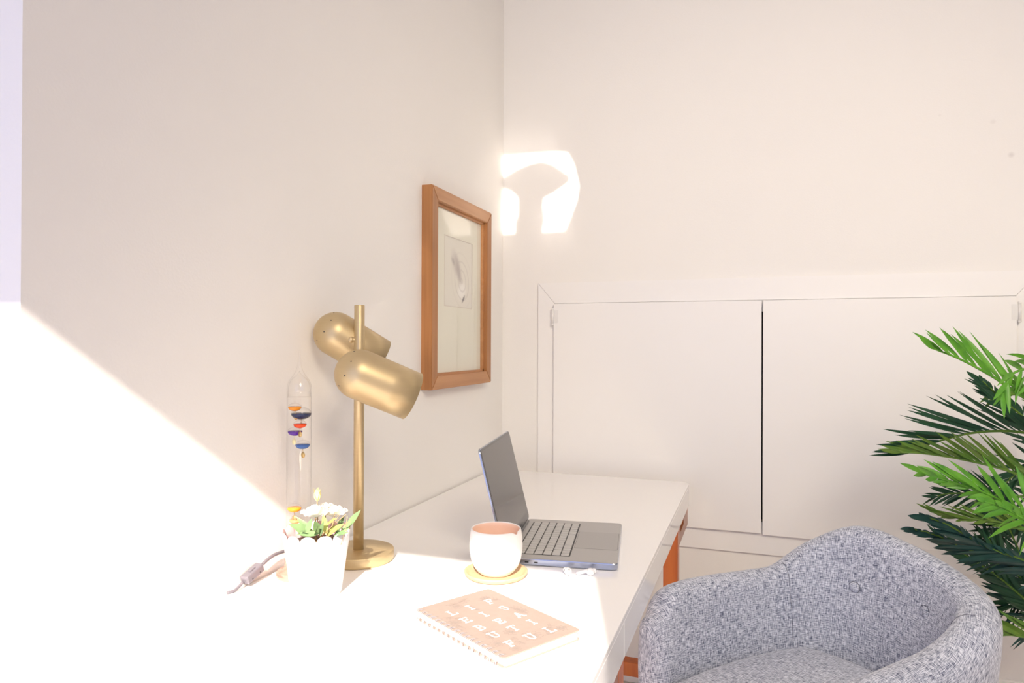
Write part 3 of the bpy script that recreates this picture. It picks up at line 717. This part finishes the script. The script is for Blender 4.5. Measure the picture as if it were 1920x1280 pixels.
for c in ((-.06, .045, 4.2, .045), (-.03, -.03, 3.6, .04), (.03, -.075, -1.0, .05), (.02, -.10, .2, .05), (.055, -.02, 1.2, .05), (-.05, -.06, 1.0, .035), (-.03, .10, -.4, .05), (.06, .06, 2.0, .04), (-.062, .06, -1.2, .04), (.0, .045, 1.2, .03), (-.02, -.07, -2.2, .035)): sprig(*c)
link('floral_print', b, 'ink_grey', nb)

# ------------------------------------------------------------------ laptop
lw = Vector((-.156, .988, 0)); ld = Vector((-.988, -.156, 0)); LW, LD, LT = .332, .243, .0155
lp = root('laptop_computer', (-.4165, 1.568, DT), 'open grey aluminium laptop, screen towards the chair, behind the cup', 'laptop', math.atan2(lw.y, lw.x))
b = bmesh.new(); rbox(b, (-LW/2, -LD/2, .001), (LW/2, LD/2, LT), .011, 8, .0025)
for f in b.faces:
    f.material_index = 1 if abs(f.normal.z) < .8 else 0
b.normal_update()
for f in b.faces: f.material_index = 1 if f.normal.z < .75 else 0
link('base', b, ['alu', 'alu_edge'], lp)
KX0, KX1, KY0, KY1 = -.1345, .1345, -.0170, .0990
b = bmesh.new(); rbox(b, (KX0-.002, KY0-.002, LT-.0002), (KX1+.002, KY1+.002, LT+.00015), .003, 3); link('keyboard_well', b, 'keywell', lp)
b = bmesh.new(); gp = .0026; rows = [[1]*14, [1]*13+[1.5], [1.5]+[1]*12+[1], [1.75]+[1]*11+[1.75], [2.25]+[1]*10+[2.25], [1, 1, 1, 1.25, 5, 1.25, 1, 1, 1, 1]]
rh = (KY1-KY0)/6
for ri, row in enumerate(rows):
    y1 = KY1-ri*rh; y0 = y1-rh; tot = sum(row); x = KX0
    for w in row:
        ww = w/tot*(KX1-KX0); rbox(b, (x+gp/2, y0+gp/2, LT), (x+ww-gp/2, y1-gp/2, LT+.0009), .0015, 2); x += ww
link('keyboard', b, 'key', lp)
M['track'] = mat('trackpad_glass', (.40, .395, .385), .3, .8, bump=(900, .01)); M['groove'] = mat('trackpad_groove', (.10, .10, .10), .6, bump=(50, .01))
b = bmesh.new(); rbox(b, (-.0705, -.1175, LT-.0004), (.0655, -.0215, LT+.00008), .004, 4); link('trackpad_groove', b, 'groove', lp)
b = bmesh.new(); rbox(b, (-.0698, -.1168, LT-.0003), (.0648, -.0222, LT+.0002), .004, 4); link('trackpad', b, 'track', lp)
for y in (.070, .050):
    b = bmesh.new(); rbox(b, (-LW/2-.0002, y-.0045, .0065), (-LW/2+.004, y+.0045, .0092), .001, 2); link('usb_port', b, 'black', lp)
b = bmesh.new(); box(b, (-.004, -LD/2-.0002, LT-.0045), (.004, -LD/2+.004, LT-.0022)); link('lid_notch', b, 'black', lp)
b = bmesh.new(); tube(b, [(-LW/2+.03, LD/2-.004, LT+.001), (LW/2-.03, LD/2-.004, LT+.001)], .0045, 14); link('hinge_bar', b, 'bezel', lp)
LH = .233; tilt = math.radians(14)
mxl = Matrix.Translation((0, LD/2-.004, LT+.002)) @ Matrix.Rotation(-tilt, 4, 'X')
b = bmesh.new(); b2 = bmesh.new(); rbox(b2, (-LW/2, -LH, -.0), (LW/2, 0, .0048), .011, 8, .0012)
# lid built flat (y = -LH..0) then stood up: y -> -z
st = Matrix.Rotation(-PI/2, 4, 'X')
for v in b2.verts: v.co = Vector((v.co.x, v.co.z, -v.co.y))
bmesh.ops.recalc_face_normals(b2, faces=b2.faces); merge(b, b2, mxl); lid = link('lid', b, 'alu_edge', lp)
def panel(name, x0, x1, z0, z1, y0, y1, mk, rad, par):
    b = bmesh.new(); b2 = bmesh.new(); rbox(b2, (x0, -z1, y0), (x1, -z0, y1), rad, 5)
    for v in b2.verts: v.co = Vector((v.co.x, v.co.z, -v.co.y))
    bmesh.ops.recalc_face_normals(b2, faces=b2.faces); merge(b, b2, mxl); return link(name, b, mk, par)
panel('bezel', -LW/2+.0015, LW/2-.0015, .0035, LH-.0015, -.0004, .0006, 'bezel', .009, lid)
panel('display', -LW/2+.006, LW/2-.006, .021, LH-.006, -.0007, .0002, 'screen', .003, lid)

# ------------------------------------------------------------------ earbuds
def earbud(loc, rz, tilt, label):
    r = root('wireless_earbud', loc, label, 'earbud', rz, 'wireless earbuds beside the laptop')
    r.rotation_euler = (tilt, 0, rz)
    b = bmesh.new(); bmesh.ops.create_uvsphere(b, u_segments=24, v_segments=16, radius=1)
    for v in b.verts: v.co = Vector((v.co.x*.0085, v.co.y*.0078, v.co.z*.0076+.0078))
    link('bud_shell', b, 'bud', r, True)
    b = bmesh.new(); tube(b, [(.004, 0, .010), (.012, 0, .0085), (.026, 0, .0045), (.0285, 0, .0038)], [.0042, .0036, .0032, .0028], 16); link('bud_stem', b, 'bud', r, True)
    b = bmesh.new(); lathe(b, [(.0042, 0), (.0055, .003), (.0045, .0065), (.0020, .0072), (0, .0062)], 20, Matrix.Translation((-.005, -.002, .008)) @ Vector((-1, -.5, .2)).to_track_quat('Z', 'X').to_matrix().to_4x4()); link('ear_tip', b, 'bud', r, True)
    b = bmesh.new(); bmesh.ops.create_uvsphere(b, u_segments=10, v_segments=8, radius=.0016, matrix=Matrix.Translation((-.001, -.0072, .0095))); link('sensor', b, 'black', r, True)
    return r
earbud((-.362, 1.366, DT+.0002), math.radians(-62), 0, 'small white wireless earbud, the nearer of two to the cup')
earbud((-.318, 1.378, DT+.0002), math.radians(200), 0, 'small white wireless earbud, the one nearer the desk front edge')

# ------------------------------------------------------------------ armchair
CH = Vector((.120, 1.617, 0)); CA = math.radians(47.5)
fx_ = Vector((-math.cos(CA), -math.sin(CA), 0)); lx_ = Vector((math.sin(CA), -math.cos(CA), 0))
ch = root('armchair', CH, 'grey tweed tub armchair with button-tufted back, pulled up to the desk', 'armchair', math.atan2(-lx_.y, -lx_.x))
# local: x = u (towards the camera side arm), y = v forward (towards the desk)
# (u, v, top z, half thickness, outward lean)
SH = [(-.228, .250, .620, .029, .00), (-.239, .212, .664, .033, .00), (-.242, .14, .674, .034, .005), (-.238, .04, .673, .034, .01), (-.230, -.06, .670, .035, .015), (-.213, -.135, .676, .037, .025), (-.172, -.212, .734, .038, .045),
      (-.100, -.258, .781, .038, .055), (0, -.272, .764, .038, .06), (.098, -.258, .742, .038, .055), (.176, -.213, .722, .039, .05), (.218, -.140, .700, .041, .04), (.230, -.04, .668, .041, .025), (.234, .06, .658, .038, .01), (.236, .16, .652, .036, .005), (.232, .27, .636, .035, .0), (.224, .33, .585, .030, .0)]
SH = [(-q[0],)+q[1:] for q in SH]     # listed as seen from the camera, left arm first; local x runs the other way
def cat4(vals, n):
    out = []; Q = [tuple(2*a-b for a, b in zip(vals[0], vals[1]))]+list(vals)+[tuple(2*a-b for a, b in zip(vals[-1], vals[-2]))]
    for i in range(1, len(Q)-2):
        for k in range(n):
            t = k/n; out.append(tuple(.5*((2*b)+(c-a)*t+(2*a-5*b+4*c-d)*t*t+(3*b-a-3*c+d)*t**3) for a, b, c, d in zip(*Q[i-1:i+3])))
    out.append(vals[-1]); return out
S = cat4(SH, 6); NSg = len(S)
b = bmesh.new(); uvl = b.loops.layers.uv.new('UVMap'); secs = []; slen = 0; info = []
for i, (u, v, h, t, lean) in enumerate(S):
    a = S[min(i+1, NSg-1)]; c = S[max(i-1, 0)]; tg = Vector((a[0]-c[0], a[1]-c[1])).normalized(); out = Vector((-tg.y, tg.x)) if True else 0
    if out.dot(Vector((u, v))) < 0: out = -out
    if i: slen += math.hypot(u-S[i-1][0], v-S[i-1][1])
    zb = .40; prof = []
    # inner side going up (d measured outward), then roll over, then down outside
    def dz(z): return lean*((z-.40)/.4)**1.3 if z > .4 else 0
    zi = h-t
    for k in range(8): z = .36+(zi-.36)*k/7; bulge = .010*math.sin(PI*k/7); prof.append((-t*1.05-bulge+dz(z), z))
    for k in range(1, 8): an = PI*k/8; prof.append((-t*1.05*math.cos(an)+dz(zi), zi+t*math.sin(an)))
    for k in range(9): z = zi-(zi-.27)*k/8; k2 = k/8; prof.append((t*1.05+dz(z)-.035*k2*k2+.008*math.sin(PI*k2), z))
    prof.append((-.01, .262))
    prof.append((-t*.9, .30))
    end = min(i, NSg-1-i); sc_ = 1.0
    row = []; L = 0; prv = None
    for d, z in prof:
        p = Vector((u+out.x*d, v+out.y*d, z)); row.append(b.verts.new(p))
        if prv is not None: L += (p-prv).length
        prv = p; info.append((slen, L))
    secs.append((row, slen)); 
cum = {}
for (row, s) in secs:
    L = 0; prv = None
    for vtx in row:
        if prv is not None: L += (vtx.co-prv).length
        prv = vtx.co.copy(); cum[vtx] = (s, L)
K = len(secs[0][0])
for (A, s0), (B, s1) in zip(secs, secs[1:]):
    for k in range(K):
        k2 = (k+1) % K
        f = b.faces.new((A[k], B[k], B[k2], A[k2])); f.smooth = True
        for lp_, vt in zip(f.loops, (A[k], B[k], B[k2], A[k2])):
            s, L = cum[vt]
            if k2 == 0 and vt in (A[0], B[0]): L = cum[A[K-1]][1]+.05
            lp_[uvl].uv = (s, L)
# rounded front ends of the arms
for (row, s), sg in ((secs[0], 1), (secs[-1], 1)):
    cen = Vector((0, 0, 0))
    for vtx in row: cen += vtx.co
    cen /= K; prev = row
    for t in range(1, 5):
        an = t/5*PI/2; cur = []
        for vtx in row:
            q = cen+(vtx.co-cen)*(math.cos(an)*.98+.02); q.y = vtx.co.y+(cen.y-vtx.co.y)*(1-math.cos(an))+.034*math.sin(an)
            q.z = vtx.co.z+(cen.z-vtx.co.z)*(1-math.cos(an))*(.35 if True else 1)
            cur.append(b.verts.new(q)); cum[cur[-1]] = (s+sg*.012*t, cum[vtx][1])
        for k in range(K):
            k2 = (k+1) % K; qv = (prev[k], cur[k], cur[k2], prev[k2])
            f = b.faces.new(qv); f.smooth = True
            for lp_, vt in zip(f.loops, qv): lp_[uvl].uv = cum[vt]
        prev = cur
    f = b.faces.new(prev); f.smooth = True
    for lp_ in f.loops: lp_[uvl].uv = (lp_.vert.co.x, lp_.vert.co.z)
bmesh.ops.recalc_face_normals(b, faces=b.faces)
shell = link('tub_shell', b, 'fabric', ch)
md = shell.modifiers.new('s', 'SUBSURF'); md.levels = 1; md.render_levels = 1
# seat cushion
b = bmesh.new(); uvl = b.loops.layers.uv.new('UVMap'); n = 28; sw, sv0, sv1 = .206, -.225, .31; grid = []
def cushion(zc, th, sx, y0, y1, crown):
    rows = []
    for i in range(n+1):
        row = []
        for j in range(n+1):
            x = -1+2*i/n; y = -1+2*j/n
            # squircle mapping of the square to a rounded outline
            X = x*math.sqrt(1-.28*y*y*abs(x)**1.5*.9) ; Y = y*math.sqrt(1-.28*x*x*abs(y)**1.5*.9)
            e = max(abs(x), abs(y)); prof_ = (1-e**7)**.5 if e < 1 else 0
            row.append((X*sx, y0+(Y+1)/2*(y1-y0), prof_, 1-(x*x+y*y)/2))
        rows.append(row)
    return rows
R0 = cushion(0, 0, sw, sv0, sv1, 0)
for sgn in (1, -1):
    vs = [[b.verts.new((x, y, .448+sgn*(.040*p)+(sgn > 0)*.022*c*p)) for (x, y, p, c) in row] for row in R0]
    for i in range(n):
        for j in range(n):
            q = (vs[i][j], vs[i+1][j], vs[i+1][j+1], vs[i][j+1])
            f = b.faces.new(q if sgn > 0 else q[::-1]); f.smooth = True
            for lp_ in f.loops: lp_[uvl].uv = (lp_.vert.co.x*1.0+lp_.vert.co.z*.4, lp_.vert.co.y)
bmesh.ops.remove_doubles(b, verts=b.verts, dist=1e-5); bmesh.ops.recalc_face_normals(b, faces=b.faces)
link('seat_cushion', b, 'fabric', ch)
b = bmesh.new(); rbox(b, (-.20, -.21, .285), (.20, .27, .402), .08, 8, .01); link('seat_base', b, 'fabric', ch)
# buttons on the inner back
def backpt(u, z, out=0):
    i = min(range(NSg), key=lambda k: abs(S[k][0]-u) + (0 if S[k][1] < -.1 else 9)); s_ = S[i]
    t, lean = s_[3], s_[4]; a = S[min(i+1, NSg-1)]; c = S[max(i-1, 0)]; tg = Vector((a[0]-c[0], a[1]-c[1])).normalized(); o_ = Vector((-tg.y, tg.x))
    if o_.dot(Vector((s_[0], s_[1]))) < 0: o_ = -o_
    zi = s_[2]-t; kk = (z-.36)/(zi-.36); d = -t*1.05-.010*math.sin(PI*kk)+lean*((z-.40)/.4)**1.3-out
    y = s_[1]+(u-s_[0])*tg.y/tg.x
    return Vector((u+o_.x*d, y+o_.y*d, z)), Vector((-o_.x, -o_.y, .12)).normalized()
for u in (-.092, .088):
    p, nrm = backpt(u, .645)
    b = bmesh.new(); uvl = b.loops.layers.uv.new('UVMap')
    lathe(b, [(0, -.004), (.0115, -.004), (.0128, -.001), (.0120, .0018), (.008, .0034), (0, .0040)], 28, Matrix.Translation(p) @ nrm.to_track_quat('Z', 'Y').to_matrix().to_4x4())
    for f in b.faces:
        for lp_ in f.loops: lp_[uvl].uv = (lp_.vert.co.x+.3, lp_.vert.co.z)
    link('button', b, 'fabric', ch)
    b = bmesh.new(); M['seam'] = M.get('seam') or mat('dark_seam_thread', (.10, .105, .14), .9, bump=(300, .1))
    pts = [Matrix.Translation(p) @ nrm.to_track_quat('Z', 'Y').to_matrix().to_4x4() @ Vector((.0135*math.cos(a), .0135*math.sin(a), .0004)) for a in [2*PI*k/24 for k in range(25)]]
    tube(b, pts, .0006, 6, cap=False); link('button_seam', b, 'seam', ch)
# seams where arm meets back
for sgn in (-1, 1):
    i = min(range(NSg), key=lambda k: abs(S[k][1]+.150)+(0 if S[k][0]*sgn > 0 else 9)); row = secs[i][0] if False else None
    u, v, h, t, lean = S[i]; a = S[i+1]; c = S[i-1]; tg = Vector((a[0]-c[0], a[1]-c[1])).normalized(); o_ = Vector((-tg.y, tg.x))
    if o_.dot(Vector((u, v))) < 0: o_ = -o_
    zi = h-t; pts = []
    for k in range(12):
        z = .44+(zi-.44)*k/11; kk = (z-.36)/(zi-.36); d = -t*1.05-.010*math.sin(PI*kk)+(lean*((z-.40)/.4)**1.3)+.0005; pts.append(Vector((u+o_.x*d, v+o_.y*d, z)))
    for k in range(1, 5): an = PI*k/8; d = -t*1.05*math.cos(an)+lean*((zi-.4)/.4)**1.3; pts.append(Vector((u+o_.x*d, v+o_.y*d, zi+t*math.sin(an)-.0006)))
    b = bmesh.new(); tube(b, pts, .0007, 6); link('seam', b, 'seam', ch)
for sx in (-1, 1):
    for sy, yy in ((-1, -.17), (1, .19)):
        b = bmesh.new(); tube(b, [(sx*.215, yy*1.25, .001), (sx*.18, yy, .288)], [.011, .019], 20); link('leg', b, 'leg_wood_d', ch)

# ------------------------------------------------------------------ palm
pl = root('potted_palm', (.86, 2.10, 0), 'tall green palm with long feathery fronds in front of the cupboard door, behind the armchair', 'palm')
b = bmesh.new(); lathe(b, [(0, 0), (.13, 0), (.14, .01), (.165, .30), (.158, .305), (.150, .29), (0, .27)], 48); link('planter', b, 'planter', pl)
b = bmesh.new(); lathe(b, [(0, .265), (.148, .268), (.1, .285), (0, .29)], 32); link('soil', b, 'soil', pl)
for k in range(4):
    a = k*1.7; b = bmesh.new(); tube(b, catmull([(.04*math.cos(a), .04*math.sin(a), .27), (.05*math.cos(a), .05*math.sin(a), .6), (.06*math.cos(a+.3), .06*math.sin(a+.3), .95)], 6), [.016-.0009*i for i in range(13)], 12); link('trunk', b, 'trunk', pl)
def frond(tipward, mk, Ll, nleaf, side, w=.0065, droop=.12, rmk=None, spread=(38, 22), seed=0, start=.0):
    """tipward: list of (px, py, Y) from base to tip; side: (up, down) leaflet length factors"""
    rnd = random.Random(seed); P_ = [at(*p)-pl.location for p in tipward]
    base = Vector((rnd.uniform(-.04, .04), rnd.uniform(-.04, .04), max(.5, min(1.0, P_[0].z-.05))))
    mid = (base+P_[0])/2+Vector((0, 0, .03))
    C_ = catmull([base, mid]+P_, 10); n0 = 20
    b = bmesh.new(); n = len(C_); tube(b, C_, [.0042*(1-.75*i/n)+.0008 for i in range(n)], 7); fo = link('frond', b, rmk or mk, pl)
    seg = C_[n0-6:]; ds = [0]
    for p, q in zip(seg, seg[1:]): ds.append(ds[-1]+(q-p).length)
    tot = ds[-1]; b = bmesh.new()
    def pos(s):
        for i in range(len(ds)-1):
            if ds[i+1] >= s: t = (s-ds[i])/(ds[i+1]-ds[i]+1e-9); return seg[i].lerp(seg[i+1], t), (seg[i+1]-seg[i]).normalized()
        return seg[-1], (seg[-1]-seg[-2]).normalized()
    for k in range(nleaf):
        f_ = start+(1-start)*k/(nleaf-1); p, tg = pos(tot*f_)
        sdv = tg.cross(FW).normalized()
        if sdv.z < 0: sdv = -sdv
        for sg in (1, -1):
            fac = side[0] if sg > 0 else side[1]
            if fac < .25: continue
            ang = math.radians(spread[0]+(spread[1]-spread[0])*f_+rnd.uniform(-5, 5))
            L = Ll*fac*(.55+.45*math.sin(PI*(.15+.75*(1-f_))))*(1-.5*f_*f_)*rnd.uniform(.88, 1.08)
            d = tg*math.cos(ang)+sdv*sg*math.sin(ang)*.93+FW*rnd.uniform(-.35, .15); d.normalize()
            N_ = 7; prev = None; wd_ = w*rnd.uniform(.8, 1.15); nrm = d.cross(tg)
            if nrm.length < .05: nrm = FW.copy()
            nrm.normalize(); wv = (FW.cross(d)).normalized()*.85+FW*rnd.uniform(-.5, .5); wv.normalize()
            dr = droop*rnd.uniform(.4, 1.5)
            for i in range(N_+1):
                t = i/N_; ww = wd_*(min(1, t*3.5+.25))*(1-max(0, (t-.55)/.45)**1.7)+.0001
                c = p+d*L*t-Vector((0, 0, 1))*dr*L*t*t
                fold = nrm*ww*.35
                row = [b.verts.new(c-wv*ww+fold), b.verts.new(c), b.verts.new(c+wv*ww+fold)]
                if prev:
                    for j in range(2): f = b.faces.new((prev[j], prev[j+1], row[j+1], row[j])); f.smooth = True
                prev = row
    link('leaflets', b, mk, fo)
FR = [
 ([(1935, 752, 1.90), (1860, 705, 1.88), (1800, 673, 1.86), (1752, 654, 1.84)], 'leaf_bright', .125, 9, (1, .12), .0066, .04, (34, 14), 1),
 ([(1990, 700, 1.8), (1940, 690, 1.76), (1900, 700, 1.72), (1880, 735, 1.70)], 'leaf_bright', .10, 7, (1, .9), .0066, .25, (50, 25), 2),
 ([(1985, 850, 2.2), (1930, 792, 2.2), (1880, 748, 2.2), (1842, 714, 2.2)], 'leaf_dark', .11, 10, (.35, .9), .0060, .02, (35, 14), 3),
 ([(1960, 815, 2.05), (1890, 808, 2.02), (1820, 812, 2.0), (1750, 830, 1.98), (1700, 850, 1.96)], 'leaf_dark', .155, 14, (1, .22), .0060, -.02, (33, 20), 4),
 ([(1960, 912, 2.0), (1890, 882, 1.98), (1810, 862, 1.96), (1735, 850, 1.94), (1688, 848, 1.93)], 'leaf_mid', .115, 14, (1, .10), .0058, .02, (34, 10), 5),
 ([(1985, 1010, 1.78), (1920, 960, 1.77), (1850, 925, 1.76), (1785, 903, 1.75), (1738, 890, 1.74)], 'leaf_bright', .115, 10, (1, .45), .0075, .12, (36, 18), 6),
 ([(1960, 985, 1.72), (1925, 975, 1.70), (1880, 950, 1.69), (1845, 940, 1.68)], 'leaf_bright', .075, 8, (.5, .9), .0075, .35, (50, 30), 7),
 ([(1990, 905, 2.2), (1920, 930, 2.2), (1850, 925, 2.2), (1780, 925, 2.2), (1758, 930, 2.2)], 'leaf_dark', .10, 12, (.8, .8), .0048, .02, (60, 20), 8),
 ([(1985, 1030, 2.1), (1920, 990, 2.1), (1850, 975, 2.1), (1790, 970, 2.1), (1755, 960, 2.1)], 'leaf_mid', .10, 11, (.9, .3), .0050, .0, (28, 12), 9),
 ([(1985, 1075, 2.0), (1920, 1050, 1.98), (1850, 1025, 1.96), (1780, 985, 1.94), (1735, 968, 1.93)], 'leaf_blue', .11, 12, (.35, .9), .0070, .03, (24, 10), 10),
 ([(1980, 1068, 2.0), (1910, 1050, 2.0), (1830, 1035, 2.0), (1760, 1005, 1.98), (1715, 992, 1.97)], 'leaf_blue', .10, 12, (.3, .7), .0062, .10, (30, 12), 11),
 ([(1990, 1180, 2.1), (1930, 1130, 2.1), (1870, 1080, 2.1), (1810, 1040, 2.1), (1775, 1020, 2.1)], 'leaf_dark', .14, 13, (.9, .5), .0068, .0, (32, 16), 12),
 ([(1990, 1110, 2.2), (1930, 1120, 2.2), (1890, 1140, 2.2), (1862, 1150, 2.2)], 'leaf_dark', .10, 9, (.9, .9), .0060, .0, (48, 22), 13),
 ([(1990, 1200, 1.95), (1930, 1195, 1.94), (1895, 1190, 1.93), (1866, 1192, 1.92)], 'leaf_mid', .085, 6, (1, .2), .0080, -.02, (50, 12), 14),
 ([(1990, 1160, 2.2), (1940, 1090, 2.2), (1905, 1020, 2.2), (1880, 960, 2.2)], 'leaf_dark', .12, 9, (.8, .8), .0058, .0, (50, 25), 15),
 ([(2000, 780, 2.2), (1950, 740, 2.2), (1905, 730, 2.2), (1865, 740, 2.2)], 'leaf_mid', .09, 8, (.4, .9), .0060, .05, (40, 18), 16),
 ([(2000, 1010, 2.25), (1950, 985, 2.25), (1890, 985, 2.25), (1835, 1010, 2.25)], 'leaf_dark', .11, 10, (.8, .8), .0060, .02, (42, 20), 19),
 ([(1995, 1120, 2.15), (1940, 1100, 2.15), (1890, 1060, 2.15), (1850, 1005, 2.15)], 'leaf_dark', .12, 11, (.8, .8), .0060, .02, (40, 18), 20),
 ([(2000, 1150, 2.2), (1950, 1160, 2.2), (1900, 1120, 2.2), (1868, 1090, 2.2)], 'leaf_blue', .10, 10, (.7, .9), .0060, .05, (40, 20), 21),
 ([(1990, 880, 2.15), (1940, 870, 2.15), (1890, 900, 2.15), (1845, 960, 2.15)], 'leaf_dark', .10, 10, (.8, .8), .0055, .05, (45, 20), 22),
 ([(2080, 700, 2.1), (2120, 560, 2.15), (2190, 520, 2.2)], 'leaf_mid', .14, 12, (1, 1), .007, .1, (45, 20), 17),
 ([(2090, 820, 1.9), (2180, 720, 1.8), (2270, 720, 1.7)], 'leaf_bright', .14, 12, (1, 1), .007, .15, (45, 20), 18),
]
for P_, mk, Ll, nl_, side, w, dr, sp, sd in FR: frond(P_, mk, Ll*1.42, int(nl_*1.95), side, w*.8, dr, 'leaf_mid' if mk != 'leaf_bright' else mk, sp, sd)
